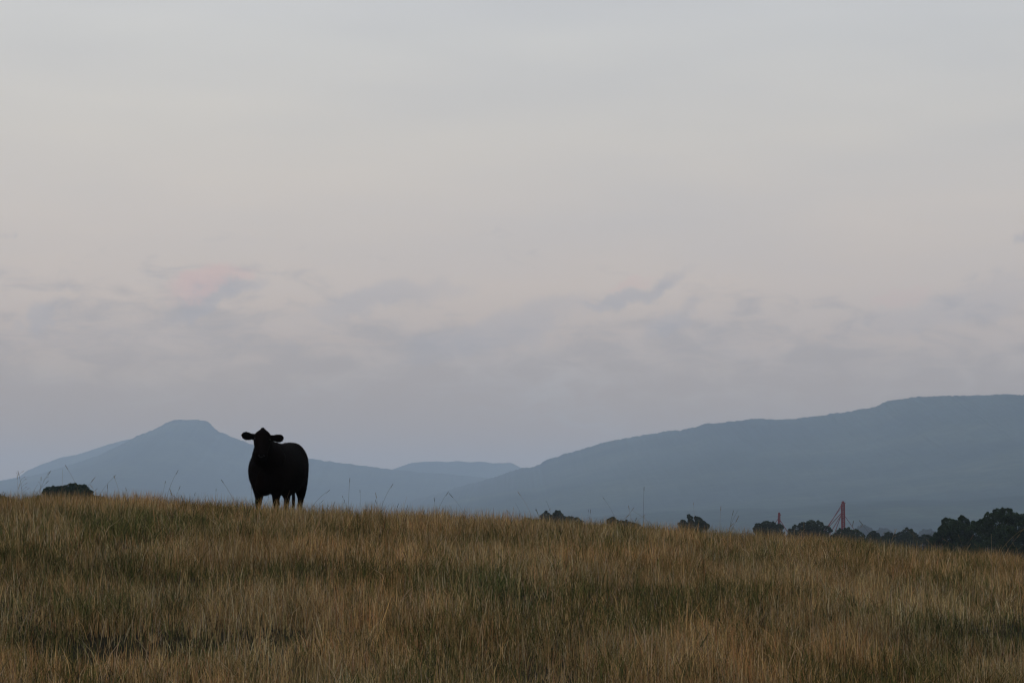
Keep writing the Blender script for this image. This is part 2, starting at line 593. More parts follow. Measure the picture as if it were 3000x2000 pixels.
parts.append(blades(x, y, h, wd, np.abs(rng.normal(0, 0.27, n)), rng.uniform(-0.2, 0.7, n), tints(n, 'straw', x, y)))
# green leaves underneath, broader and laxer
x, y = scatter(lambda d: 1250 * (15 / max(d, 12)) ** 0.75 if d < 40 else 200, 11.0, 52, 14)
patch = 0.8 * vnoise(x, y * 0.7, 1.7, 21) + 0.8 * vnoise(x, y * 0.6, 0.6, 22)
gp = 0.8 * vnoise(x, y * 0.7, 1.3, 31) + 0.9 * vnoise(x, y * 0.6, 0.45, 32)
hol = hollow(x, y)
keep = rng.random(len(x)) < np.clip(0.50 + 0.8 * gp - 0.2 * patch + 0.25 * hol, 0.10, 1)
x, y, gp, hol = x[keep], y[keep], gp[keep], hol[keep]
n = len(x)
h = rng.gamma(8, 0.145 / 8, n) * (1 + 0.25 * np.clip((y - 22) / 12, 0, 1)) * (1 + 0.5 * gp) * (1 + 0.6 * vnoise(x, y, 0.15, 33)) * (1 - 0.25 * np.clip(hol, 0, 1))
h = np.clip(h, 0.05, 0.36)
wd = rng.uniform(0.0028, 0.006, n) * (np.clip(y, 12, 50) / 13) ** 0.4
parts.append(blades(x, y, h, wd, np.abs(rng.normal(0, 0.32, n)) + 0.08, rng.uniform(0.0, 0.9, n), tints(n, 'green', x, y)))
Vs, Ls, Ss, Cs = [], [], [], []
off = 0
for (v, l, s, c) in parts:
    Vs.append(v); Ls.append(l + off); Ss.append(s); Cs.append(c)
    off += len(v)
grass = fast_mesh('dry_grass', np.concatenate(Vs), np.concatenate(Ls), np.concatenate(Ss), M_GRASS, None, np.concatenate(Cs))
tag(grass, 'tawny dry pasture grass with green leaves underneath, covering the hill', 'grass', None, 'stuff')
print('blades', off // 5)


# tall seed stalks: stem tube + seed head made of small spikelets, all one mass
def stalk_geo(x, y, h, lean_x, lean_y, head, wid, z0=None):
    """list of quads (as vertex quadruples) for one thin curved stem with a seed head of short spikelets"""
    z = float(ground(x, y)) - 0.02 if z0 is None else z0
    N = 7
    P = []
    for i in range(N + 1):
        t = i / N
        P.append(Vector((x + lean_x * t * t * h, y + lean_y * t * t * h, z + h * t * (1 - 0.10 * t * (abs(lean_x) + abs(lean_y))))))
    q = []

    def strip(a, b, wa, wb):
        d = (b - a).normalized()
        u = d.cross(Vector((0, 1, 0.01))).normalized()
        v = d.cross(u).normalized()
        for s in (u, v):
            q.append((a - s * wa, a + s * wa, b + s * wb, b - s * wb))
    for i in range(N):
        strip(P[i], P[i + 1], wid * (1 - 0.5 * i / N), wid * (1 - 0.5 * (i + 1) / N))
    if head > 0:
        d = (P[-1] - P[-2]).normalized()
        ns = 14
        for k in range(ns):
            t = k / ns
            c = P[-1] + d * (head * t - head * 0.25)
            a = k * 2.4
            side = Vector((math.cos(a), math.sin(a), 0.0))
            e = c + d * head * 0.26 + side * head * 0.07 * (1 - 0.5 * t)
            strip(c, e, wid * 1.5, wid * 0.7)
    return q


def quads_obj(name, quads, cols, mat, parent=None):
    V = np.array([v for q_ in quads for v in q_], float).reshape(-1, 3)
    L = np.arange(len(V)); S = np.full(len(quads), 4)
    C = np.ones((len(V), 4)); C[:, :3] = np.repeat(np.array(cols), 4, axis=0)
    return fast_mesh(name, V, L, S, mat, parent, C)


qs, cs = [], []
for i in range(1100):
    yy = random.uniform(10.5, 50) if i % 3 else random.uniform(30, 44)
    W = 0.245 * yy + 2
    xx = random.uniform(-W, W)
    if vnoise(xx, yy, 2.2, 41) + 0.25 < random.random() * 0.55:
        continue
    hh = random.choice([random.uniform(0.25, 0.42), random.uniform(0.30, 0.52), random.uniform(0.40, 0.68)])
    hd = random.choice([0, random.uniform(0.03, 0.06), random.uniform(0.04, 0.09)])
    q = stalk_geo(xx, yy, hh, random.gauss(0, 0.30), random.gauss(0, 0.3), hd, random.uniform(0.0008, 0.0013) * (1.0 + yy / 45))
    base = np.array(random.choice([(0.26, 0.19, 0.10), (0.18, 0.13, 0.07), (0.12, 0.11, 0.055), (0.34, 0.25, 0.15)])) * random.uniform(0.6, 1.2)
    qs += q; cs += [base] * len(q)
st = quads_obj('seed_stalks', qs, cs, M_GRASS)
tag(st, 'thin seed stalks standing taller than the dry grass all over the hill', 'grass', None, 'stuff')


def weed(px, py_top, D, label, lean=0.15, branches=5, col=(0.13, 0.11, 0.06)):
    top = at(px, py_top, D)
    z = float(ground(top.x, D)) - 0.02
    h = top.z - z
    root = empty('tall_weed', (top.x - lean * h * 0.5, D, z))
    tag(root, label, 'weed', 'tall weeds and stalks along the brow of the hill')
    q = stalk_geo(0, 0, h, lean, 0.0, 0.0, 0.0026, 0.0)
    quads_obj('stem', q, [col] * len(q), M_GRASS, root)
    tone = (col[0] * 1.1, col[1] * 0.95, col[2])
    for k in range(branches):
        t = 0.45 + 0.5 * k / max(1, branches - 1)
        a = random.uniform(0, 6.28)
        L = random.uniform(0.05, 0.14) * (1.15 - t * 0.6)
        o_ = Vector((lean * t * t * h, 0, h * t))
        sub = stalk_geo(0, 0, L, math.cos(a) * 0.8, math.sin(a) * 0.8, 0.032, 0.0014, 0.0)
        q = [tuple(v + o_ for v in s) for s in sub]
        quads_obj('seed_head', q, [tone] * len(q), M_GRASS, root)
    sub = stalk_geo(0, 0, 0.03, lean, 0, 0.055, 0.0020, 0.0)
    q = [tuple(v + Vector((lean * h, 0, h * (1 - .1 * abs(lean)) - 0.03)) for v in s) for s in sub]
    quads_obj('seed_head', q, [tone] * len(q), M_GRASS, root)
    return root


weed(62, 1386, 36.5, 'branching brown weed standing tall at the left edge, left of the round bush', -0.12, 7)
weed(124, 1383, 36.0, 'thin leaning weed with an upright head just left of the round bush', 0.3, 4)
weed(500, 1381, 36.8, 'slender leaning stalk below the flat-topped peak, left of the cow', 0.25, 1)
weed(315, 1428, 35.0, 'short stiff stalk with a dark head just right of the round bush', 0.0, 1)
weed(925, 1434, 35.0, 'bent stalk with a dark nodding tip right of the cow', 0.55, 0)
weed(1022, 1408, 36.5, 'upright fine stalk with a small dark head, second from the cow', 0.03, 0)
weed(1126, 1420, 36.6, 'stalk leaning right with a feathery head under the dip of the ridge', 0.28, 0)
weed(1290, 1443, 36.6, 'stalk leaning right in front of the pale low ridge', 0.3, 0)
weed(1885, 1434, 36.4, 'tall straight stalk between the two groups of middle trees', 0.02, 1)
weed(2140, 1502, 36.0, 'short stalk with a dark head just left of the red towers', 0.12, 0)
weed(2950, 1545, 34.0, 'pale curved stalk with a drooping plume in front of the large right trees', 0.6, 0, (0.30, 0.22, 0.10))
weed(2612, 1555, 33.5, 'pale forked stalk in front of the low trees right of the red towers', 0.2, 3, (0.30, 0.22, 0.10))

# ------------------------------------------------------------------ trees


def tube(verts, faces, pts, radii, seg=8):
    base = len(verts)
    n = len(pts)
    for i, (p, r) in enumerate(zip(pts, radii)):
        d = (pts[min(i + 1, n - 1)] - pts[max(i - 1, 0)]).normalized()
        u = d.cross(Vector((0.3, 1, 0.1))).normalized()
        v = d.cross(u)
        for k in range(seg):
            a = 2 * math.pi * k / seg
            verts.append(p + (u * math.cos(a) + v * math.sin(a)) * r)
    for i in range(n - 1):
        for k in range(seg):
            a = base + i * seg + k; b_ = base + i * seg + (k + 1) % seg
            faces.append((a, b_, b_ + seg, a + seg))
    faces.append(tuple(base + k for k in range(seg))[::-1])
    faces.append(tuple(base + (n - 1) * seg + k for k in range(seg)))


def tree(lobes_px, D, label, group, leaf=0.32, density=1.0, col=(0.040, 0.055, 0.022), width_below=1.25):
    """crown lobes [(px, py_centre, radius_px), ...] seen above the brow; the tree stands on the valley ground at depth D"""
    r_ = random.Random(int(D * 13 + lobes_px[0][0]))
    rg = np.random.default_rng(int(D * 17 + lobes_px[0][0]))
    L = []
    for (px, py, rp) in lobes_px:
        p = at(px, py, D)
        L.append((p, rp / F * D))
    cx = sum(p.x for p, _ in L) / len(L)
    z0 = float(ground(cx, D))
    topz = max(p.z + r for p, r in L)
    H = topz - z0
    xmin = min(p.x - r for p, r in L); xmax = max(p.x + r for p, r in L)
    half = max((xmax - xmin) / 2, 0.22 * H)
    # lower lobes of the crown, hidden by the brow from the photo's place but part of the tree
    zlow = z0 + H * 0.28
    zc = min(p.z for p, _ in L)
    more = []
    k = 0
    while zc - 0 > zlow and k < 40:
        zc -= half * 0.42
        for j in range(4):
            a = r_.uniform(0, 6.28)
            rr = half * 0.55 * r_.uniform(0.6, 1.0)
            more.append((Vector((cx + math.cos(a) * rr * width_below, D + math.sin(a) * rr, max(zc, zlow) + r_.uniform(-.3, .3))), half * r_.uniform(0.38, 0.55)))
        k += 1
    for p, r in list(L):
        for j in range(2):
            more.append((p + Vector((r_.uniform(-.4, .4) * r, r_.choice([-1, 1]) * r * r_.uniform(.5, 1.1), -r * r_.uniform(.4, .9))), r * r_.uniform(.6, .85)))
    for p, r in list(L):
        for j in range(5):
            a = r_.uniform(-0.2, math.pi + 0.2)
            more.append((p + Vector((math.cos(a) * r * r_.uniform(.6, .95), r_.uniform(-.6, .6) * r, math.sin(a) * r * r_.uniform(.55, .86))), r * r_.uniform(.18, .34)))
    L = L + more
    root = empty('tree', (cx, D, z0))
    tag(root, label, 'tree', group)
    o0 = Vector((cx, D, z0))
    # trunk and limbs
    tv, tf = [], []
    tr = 0.028 * H + 0.06
    tp = [Vector((0, 0, -0.4)), Vector((0.05, 0, H * 0.15)), Vector((r_.uniform(-.03, .03) * H, 0, H * 0.35)), Vector((r_.uniform(-.05, .05) * H, 0, H * 0.6)), Vector((r_.uniform(-.05, .05) * H, 0, H * 0.85))]
    tube(tv, tf, tp, [tr * 1.35, tr, tr * .8, tr * .5, tr * .15])
    for p, r in L[:26]:
        q = p - o0
        s = tp[2] + (tp[3] - tp[2]) * r_.random()
        if q.z < s.z: s = tp[1] + (tp[2] - tp[1]) * 0.8
        mid = (s + q) / 2 + Vector((0, 0, -0.04 * H))
        tube(tv, tf, [s, mid, q], [tr * .42, tr * .26, tr * .06], 5)
    mesh_obj('trunk', tv, tf, M_BARK, root)
    # crown: leaf clumps on and inside each lobe
    Vs, Cs = [], []
    for p, r in L:
        n = int(min(2600, 42 * density * (r / leaf) ** 2)) + 60
        d = rg.normal(size=(n, 3)); d /= np.linalg.norm(d, axis=1)[:, None]
        # bumpy radius: sub-clumps
        cd = rg.normal(size=(14, 3)); cd /= np.linalg.norm(cd, axis=1)[:, None]
        near_ = (d @ cd.T).max(1)
        rad = r * (0.60 + 0.40 * np.clip((near_ - 0.55) / 0.4, 0, 1)) * rg.uniform(0.55, 1.04, n) ** 0.45
        c = d * rad[:, None] * np.array([1.0, 1.0, 0.86]) + np.array(p - o0)
        a = rg.normal(size=(n, 3)); a /= np.linalg.norm(a, axis=1)[:, None]
        b_ = np.cross(a, rg.normal(size=(n, 3))); b_ /= np.linalg.norm(b_, axis=1)[:, None]
        s = (leaf * rg.uniform(0.5, 1.15, n))[:, None]
        tri = np.stack([c - a * s * .5 , c + b_ * s * .35, c + a * s * .5, c - b_ * s * .35], 1)
        Vs.append(tri.reshape(-1, 3))
        t = np.array(col)[None, :] * rg.uniform(0.55, 1.5, (n, 1)) * np.array([1 + 0.0, 1, 1])
        t = t * (0.75 + 0.5 * rg.random())
        C = np.ones((n, 4, 4)); C[:, :, :3] = t[:, None, :]
        Cs.append(C.reshape(-1, 4))
    V = np.concatenate(Vs); C = np.concatenate(Cs)
    fast_mesh('crown', V, np.arange(len(V)), np.full(len(V) // 4, 4), M_LEAF, root, C)
    return root


G1 = 'tree tops showing above the brow of the hill'
DK = (0.024, 0.038, 0.018)
# left, behind the brow
tree([(150, 1439, 17), (138, 1442, 15), (163, 1438, 16), (150, 1450, 22)], 285, 'low dark rounded tree top on the left, lobe nearer the photo edge', G1, 0.30, 1.0, DK)
tree([(202, 1434, 19), (225, 1433, 18), (246, 1436, 18), (184, 1438, 18), (212, 1430, 14), (262, 1444, 12), (238, 1431, 14), (170, 1442, 16), (215, 1445, 24), (245, 1448, 22)], 280, 'broad dark bushy tree top on the left, larger right lobe of the pair', G1, 0.30, 1.2, DK)
tree([(-14, 1452, 16), (-30, 1450, 16)], 290, 'dark tree top just cut by the left edge of the photo', G1, 0.30, 1.0, DK)
# middle
MD = (0.034, 0.042, 0.024)
tree([(1600, 1512, 15), (1594, 1518, 13), (1608, 1520, 14)], 470, 'small round tree, left half of a pair just left of the middle group', G1, 0.36, 1.0, MD)
tree([(1634, 1509, 14), (1626, 1514, 12), (1643, 1514, 12), (1636, 1500, 6)], 470, 'small round tree with a peaked top, right half of the pair', G1, 0.36, 1.0, MD)
tree([(1672, 1521, 13), (1660, 1522, 11), (1690, 1526, 13), (1702, 1530, 8)], 480, 'low sprawling tree just right of the round pair', G1, 0.36, 1.0, MD)
tree([(1545, 1527, 14), (1560, 1530, 13), (1530, 1530, 10)], 560, 'faint brownish low tree top left of the round pair', G1, 0.4, 0.8, (0.07, 0.055, 0.035))
tree([(1794, 1523, 11), (1788, 1527, 12), (1803, 1530, 11)], 470, 'narrow knobbly tree top, taller left end of the middle clump', G1, 0.36, 1.0, MD)
tree([(1822, 1532, 10), (1838, 1533, 11), (1850, 1537, 9)], 480, 'low flat tree top, right end of the middle clump', G1, 0.36, 1.0, MD)
tree([(2022, 1517, 8), (2024, 1526, 8), (2046, 1523, 10), (2042, 1531, 10), (2002, 1531, 10), (1994, 1538, 9), (2060, 1534, 10), (2070, 1541, 9), (2030, 1541, 14), (2015, 1540, 12), (2048, 1540, 13), (2054, 1528, 7), (2018, 1511, 5), (2040, 1518, 7)], 430,
     'dark open tree with four separate lobes standing alone', G1, 0.30, 1.0, MD)
# right
tree([(2245, 1535, 12), (2225, 1543, 14), (2262, 1540, 14), (2280, 1546, 14), (2215, 1550, 10), (2250, 1548, 20)], 440, 'dark tree in front of the small red tower', G1, 0.34, 1.1, MD)
tree([(2377, 1536, 16), (2355, 1542, 16), (2400, 1541, 16), (2335, 1552, 16), (2420, 1552, 16), (2378, 1552, 26), (2318, 1557, 12)], 440, 'dome-shaped dark tree between the two red towers', G1, 0.34, 1.1, MD)
tree([(2485, 1562, 18), (2465, 1562, 16), (2505, 1563, 16), (2520, 1570, 14), (2449, 1568, 10), (2480, 1556, 12), (2438, 1577, 13), (2480, 1584, 20)], 430, 'low dark tree in front of the tall red tower', G1, 0.34, 1.1, MD)
tree([(2558, 1566, 13), (2568, 1570, 12), (2548, 1572, 10)], 440, 'small dark tree just right of the tall red tower', G1, 0.32, 1.0, MD)
tree([(2604, 1570, 14), (2592, 1576, 11), (2618, 1574, 12)], 430, 'small dark tree, second right of the tall red tower', G1, 0.32, 1.0, MD)
tree([(2658, 1562, 17), (2640, 1570, 15), (2676, 1570, 14), (2658, 1578, 20)], 430, 'low dome-shaped dark tree left of the large right trees', G1, 0.32, 1.1, MD)
tree([(2710, 1576, 14), (2722, 1578, 13), (2698, 1580, 11)], 430, 'small low dark tree touching the large right trees', G1, 0.32, 1.0, MD)
BD = (0.026, 0.039, 0.016)
tree([(2778, 1534, 20), (2822, 1528, 18), (2800, 1540, 22), (2768, 1552, 20), (2845, 1544, 20), (2750, 1572, 18), (2808, 1560, 32), (2850, 1566, 28), (2734, 1584, 12), (2864, 1536, 12), (2818, 1516, 7), (2772, 1582, 24), (2860, 1592, 24), (2815, 1596, 26)], 300,
     'large dark broad tree near the right edge, shorter of the two', G1, 0.27, 1.2, BD)
tree([(2925, 1504, 18), (2950, 1504, 18), (2900, 1516, 18), (2972, 1514, 18), (2996, 1520, 20), (2880, 1534, 18), (2930, 1540, 42), (2990, 1550, 40), (3040, 1535, 40), (3090, 1550, 40), (2890, 1560, 26), (2960, 1578, 34), (2938, 1494, 8)], 290,
     'largest and tallest dark tree at the right edge', G1, 0.27, 1.2, BD)
FR = (0.04, 0.045, 0.035)
tree([(2522, 1550, 13), (2510, 1556, 12), (2536, 1550, 13), (2548, 1556, 12)], 2600, 'faint bluish far tree dome right of the tall red tower', G1, 0.8, 1.6, FR)
tree([(2580, 1556, 12), (2572, 1560, 10), (2594, 1556, 12), (2603, 1560, 10)], 2600, 'faint bluish far tree, second from the tall red tower', G1, 0.8, 1.6, FR)
tree([(2708, 1560, 12), (2722, 1559, 12), (2734, 1565, 11), (2698, 1565, 11)], 2500, 'faint bluish far tree dome left of the large right trees', G1, 0.8, 1.6, FR)

# far wood along the valley floor, one mass
Vs, Cs = [], []
rg = np.random.default_rng(5)
for i in range(420):
    D = rg.uniform(1700, 2500)
    px = rg.uniform(-400, 3500)
    p = at(px, 1545, D)
    z0 = float(ground(p.x, D))
    r = rg.uniform(5, 9)
    zt = -D * 0.0 + z0 + rg.uniform(12, 19)
    n = 130
    d = rg.normal(size=(n, 3)); d /= np.linalg.norm(d, axis=1)[:, None]
    c = d * r * rg.uniform(.5, 1, (n, 1)) ** .4 * np.array([1.3, 1, 1]) + np.array([p.x, D, zt])
    a = rg.normal(size=(n, 3)); a /= np.linalg.norm(a, axis=1)[:, None]
    b_ = np.cross(a, rg.normal(size=(n, 3))); b_ /= np.linalg.norm(b_, axis=1)[:, None]
    s = rg.uniform(1.5, 3.0, (n, 1))
    Vs.append(np.stack([c - a * s * .5, c + b_ * s * .4, c + a * s * .5, c - b_ * s * .4], 1).reshape(-1, 3))
    C = np.ones((n * 4, 4)); C[:, :3] = np.array(FR) * rg.uniform(.6, 1.3)
    Cs.append(C)
V = np.concatenate(Vs); C = np.concatenate(Cs)
fw = fast_mesh('far_wood', V, np.arange(len(V)), np.full(len(V) // 4, 4), M_LEAF, None, C)
tag(fw, 'far blue-grey belt of woodland along the valley floor', 'wood', None, 'stuff')

# ------------------------------------------------------------------ red grain elevator towers


def bar(verts, faces, a, b_, r, seg=6):
    tube(verts, faces, [a, b_], [r, r], seg)


def box(verts, faces, lo, hi):
    n = len(verts)
    for z_ in (lo[2], hi[2]):
        for (x_, y_) in ((lo[0], lo[1]), (hi[0], lo[1]), (hi[0], hi[1]), (lo[0], hi[1])):
            verts.append(Vector((x_, y_, z_)))
    faces += [(n, n + 3, n + 2, n + 1), (n + 4, n + 5, n + 6, n + 7), (n, n + 1, n + 5, n + 4), (n + 1, n + 2, n + 6, n + 5), (n + 2, n + 3, n + 7, n + 6), (n + 3, n, n + 4, n + 7)]


def tower(px, py_top, D, wpx, label, spouts, head_px):
    """red elevator tower: braced shaft, head box, sloping spouts [(px0, py0, px1, py1)]"""
    top = at(px, py_top, D)
    z0 = float(ground(top.x, D))
    H = top.z - z0
    hw = wpx / F * D / 2
    o0 = Vector((top.x, D, z0))
    root = empty('grain_elevator', o0)
    tag(root, label, 'tower', 'red elevator towers')
    hh = head_px[1] / F * D
    hwid = head_px[0] / F * D / 2
    zt = H - hh
    v, f = [], []
    for sx in (-1, 1):
        for sy in (-1, 1):
            bar(v, f, Vector((sx * hw, sy * hw, -.3)), Vector((sx * hw, sy * hw, zt)), 0.085)
    nb = int(zt / (hw * 2.6))
    for k in range(nb):
        za, zb = zt * k / nb, zt * (k + 1) / nb
        s = 1 if k % 2 else -1
        for sy in (-1, 1):
            bar(v, f, Vector((-hw, sy * hw, za)), Vector((hw, sy * hw, za)), 0.05, 5)
            bar(v, f, Vector((-hw * s, sy * hw, za)), Vector((hw * s, sy * hw, zb)), 0.05, 5)
        for sx in (-1, 1):
            bar(v, f, Vector((sx * hw, -hw, za)), Vector((sx * hw, hw, za)), 0.05, 5)
            bar(v, f, Vector((sx * hw, -hw * s, za)), Vector((sx * hw, hw * s, zb)), 0.05, 5)
    mesh_obj('frame', v, f, M_RED, root)
    v, f = [], []
    q = hw * 0.36
    for s in (-1, 1):
        box(v, f, (s * hw * .45 - q * .8, -q, -.2), (s * hw * .45 + q * .8, q, zt + 0.02))
    mesh_obj('elevator_leg', v, f, M_RED, root)
    v, f = [], []
    box(v, f, (-hwid * .8, -hwid * .7, zt), (hwid * .8, hwid * .7, zt + hh * .5))
    # rounded hood over the head pulley
    ring = []
    for k in range(9):
        a = math.pi * k / 8
        ring.append((math.cos(a) * hwid * .85, zt + hh * .5 + 0.003 + math.sin(a) * hh * .5))
    n = len(v)
    for y_ in (-hwid * .6, hwid * .6):
        for (x_, z_) in ring: v.append(Vector((x_, y_, z_)))
    for k in range(8):
        f.append((n + k, n + k + 1, n + 9 + k + 1, n + 9 + k))
    f.append(tuple(n + k for k in range(9))[::-1]); f.append(tuple(n + 9 + k for k in range(9)))
    f.append((n, n + 9, n + 17, n + 8))
    box(v, f, (hwid * .82, -hwid * .5, zt + hh * .05), (hwid * 1.5, hwid * .5, zt + hh * .35))
    mesh_obj('head_box', v, f, M_RED, root)
    for (xa, ya, xb, yb, dy, r) in spouts:
        a = at(xa, ya, D) - o0; b_ = at(xb, yb, D) - o0
        # run on down to the bins' height
        d = (b_ - a)
        t = (a.z - 4.0) / max(0.01, a.z - b_.z)
        e = a + d * t
        e.y = dy
        a.y = 0
        v, f = [], []
        bar(v, f, a, e, r, 8)
        mesh_obj('spout', v, f, M_RED, root)
    return root


tower(2469.5, 1467, 620, 9.0, 'tall red braced tower with sloping pipes fanning down to its left',
      [(2465, 1479, 2425, 1543, -2, .085), (2466, 1484, 2433, 1530, 3, .06), (2464, 1503, 2426, 1546, 4, .085), (2465, 1506, 2438, 1550, -3, .085), (2463, 1512, 2449, 1552, 2, .085),
       (2476, 1512, 2498, 1544, 0, .06)], (9.5, 8))
tower(2282.4, 1500, 620, 5.2, 'small red tower with a box at its head, left of the tall one',
      [(2286, 1524, 2298, 1543, -2, .09), (2279, 1520, 2272, 1530, 2, .07)], (7.5, 9))

# ------------------------------------------------------------------ cow
PS = 0.00532      # metres per photo pixel at 36 m
PSI = R(17.2)
BK = Vector((math.sin(PSI), math.cos(PSI), 0))       # towards the tail
LT = Vector((math.cos(PSI), -math.sin(PSI), 0))      # towards image right
UP = Vector((0, 0, 1))


def loft(bm, rings, seg=28):
    """rings: (centre, u axis, v axis, half u, half v, exponent, narrow_top)"""
    prev = None
    first = None
    for (c, u, v, a, b_, e, nt_) in rings:
        cur = []
        for k in range(seg):
            t = 2 * math.pi * k / seg
            ct, st_ = math.cos(t), math.sin(t)
            xx = math.copysign(abs(ct) ** (2 / e), ct) * a
            yy = math.copysign(abs(st_) ** (2 / e), st_) * b_
            if yy > 0: xx *= 1 - nt_ * (yy / b_) ** 1.5
            cur.append(bm.verts.new(c + u * xx + v * yy))
        if prev:
            for k in range(seg):
                bm.faces.new((prev[k], prev[(k + 1) % seg], cur[(k + 1) % seg], cur[k]))
        else:
            first = cur
        prev = cur
    bm.faces.new(first[::-1]); bm.faces.new(prev)


cow_at = at(784, 1545, 36.0)
cow_ground = float(ground(cow_at.x, 36.0))
cow = empty('cow', (cow_at.x, 36.0, cow_ground), R(6.1))
DZ = 0.0
tag(cow, 'black cow standing on the brow of the hill, facing the camera', 'cow')

bm = bmesh.new()
# torso: t (metres behind the front legs), bottom, top, half width, exponent, narrowing of the top
T = [(-0.36, .74, 1.02, .08, 2, 0), (-0.31, .62, 1.10, .17, 2, .1), (-0.20, .52, 1.20, .25, 2.1, .2), (-0.08, .495, 1.28, .30, 2.2, .32), (0.06, .50, 1.325, .325, 2.2, .40),
     (0.25, .51, 1.325, .345, 2.2, .36), (0.50, .50, 1.305, .37, 2.2, .28), (0.75, .50, 1.300, .375, 2.25, .22), (0.98, .51, 1.322, .350, 2.4, .17), (1.15, .56, 1.345, .322, 2.5, .16),
     (1.32, .70, 1.345, .268, 2.5, .26), (1.46, .78, 1.320, .205, 2.2, .4), (1.56, .86, 1.24, .13, 2, .3), (1.60, .95, 1.16, .06, 2, .2)]
rings = []
for (t, z0, z1, hw, e, nt_) in T:
    rings.append((BK * t + UP * (z0 + z1) / 2, LT, UP, hw, (z1 - z0) / 2, e, nt_))
loft(bm, rings, 32)
# neck rising to the turned head
HX = -0.088
N = [((0.03, 0.10, 1.00), .26, .31), ((0.0, -.12, 1.06), .262, .28), ((-.035, -.30, 1.13), .205, .235), ((-.065, -.44, 1.20), .155, .19), ((-.085, -.54, 1.32), .115, .15), ((HX, -.60, 1.42), .095, .09)]
rings = []
for i, (c, a, b_) in enumerate(N):
    d = Vector(N[min(i + 1, 5)][0]) - Vector(N[max(i - 1, 0)][0]); d.normalize()
    u = Vector((1, 0, 0)); u = (u - d * u.dot(d)).normalized()
    rings.append((Vector(c), u, u.cross(d) * -1, a, b_, 2.1, .12))
loft(bm, rings, 26)
# brisket and dewlap
rings = []
for (y_, z_, a, b_) in [(-.42, .80, .03, .05), (-.36, .74, .09, .16), (-.26, .66, .13, .17), (-.12, .60, .14, .13), (.02, .58, .10, .10)]:
    rings.append((Vector((-.055 + y_ * 0.05, y_, z_)), Vector((1, 0, 0)), UP, a, b_, 2, 0))
loft(bm, rings, 18)
# head
ROLL = R(3.0)
hb = bmesh.new()
ax = Vector((0, -.27, -.40)).normalized()
hv = Vector((1, 0, 0)).cross(ax).normalized()      # points to the face's front
if hv.y > 0: hv = -hv
H0 = Vector((0, -.60, 1.475))
HD = [(-.040, .035, .030, 0.015), (-.020, .055, .050, .01), (.005, .082, .080, .0), (.045, .114, .108, .0), (.10, .128, .125, .0), (.155, .128, .125, .0), (.22, .116, .114, -.005), (.29, .098, .099, -.01),
      (.345, .090, .088, -.012), (.39, .092, .082, -.008), (.430, .090, .074, 0), (.460, .074, .058, .0), (.475, .045, .035, .0)]
rings = []
for (s, a, b_, o_) in HD:
    rings.append((H0 + ax * s + hv * o_, Vector((1, 0, 0)), hv, a, b_, 2.3, .12))
loft(hb, rings, 26)
# tuft of hair on the poll
loft(hb, [(Vector((0, -.60, 1.44)), Vector((1, 0, 0)), Vector((0, 1, 0)), .125, .06, 2, 0), (Vector((0, -.60, 1.475)), Vector((1, 0, 0)), Vector((0, 1, 0)), .080, .05, 2, 0), (Vector((-.004, -.605, 1.512)), Vector((1, 0, 0)), Vector((0, 1, 0)), .042, .03, 2, 0),
          (Vector((-.008, -.61, 1.548)), Vector((1, 0, 0)), Vector((0, 1, 0)), .020, .014, 2, 0)], 14)
# brow ridges
for s in (-1, 1):
    loft(hb, [(Vector((s * .07, -.73, 1.405)), Vector((1, 0, 0)), UP, .012, .010, 2, 0), (Vector((s * .092, -.72, 1.43)), Vector((0, 1, 0)), UP, .03, .022, 2, 0), (Vector((s * .118, -.69, 1.425)), Vector((0, 1, 0)), UP, .02, .014, 2, 0)], 12)
# ears: leaf-shaped, held out sideways
for s in (-1, 1):
    E = [(.075, .0, .062, .036), (.115, .004, .048, .027), (.165, .008, .051, .021), (.205, .012, .063, .020), (.240, .016, .070, .018), (.275, .018, .060, .015), (.298, .018, .040, .012), (.312, .017, .014, .008)]
    rings = []
    for (xx, zz, a, b_) in E:
        ud = Vector((0, 0.30, 1)).normalized()
        vd = Vector((0, 1, -0.30)).normalized()
        rings.append((Vector((s * xx, -.585 + xx * 0.12, 1.410 + zz * (1.0 if s < 0 else 0.4) - a * 0.15)), ud, vd, a, b_, 2, 0))
    loft(hb, rings, 16)
piv = Vector((0, -.6, 1.42))
rot = Matrix.Translation(piv) @ Matrix.Rotation(ROLL, 4, 'Y') @ Matrix.Translation(-piv)
shift = Matrix.Translation(Vector((HX, 0, 0)))
HM = Matrix.Translation(Vector((0, 0, -.045))) @ shift @ rot @ Matrix.Translation(piv) @ Matrix.Scale(1.05, 4) @ Matrix.Translation(-piv)
for v in hb.verts: v.co = HM @ v.co
tmp = bpy.data.meshes.new('tmp'); hb.to_mesh(tmp); hb.free()
bm.from_mesh(tmp); bpy.data.meshes.remove(tmp)
# legs


def leg(points):
    rings = []
    n = len(points)
    for i, (p, a, b_) in enumerate(points):
        rings.append((p, LT, BK, a, b_, 2.1, 0))
    loft(bm, rings, 18)


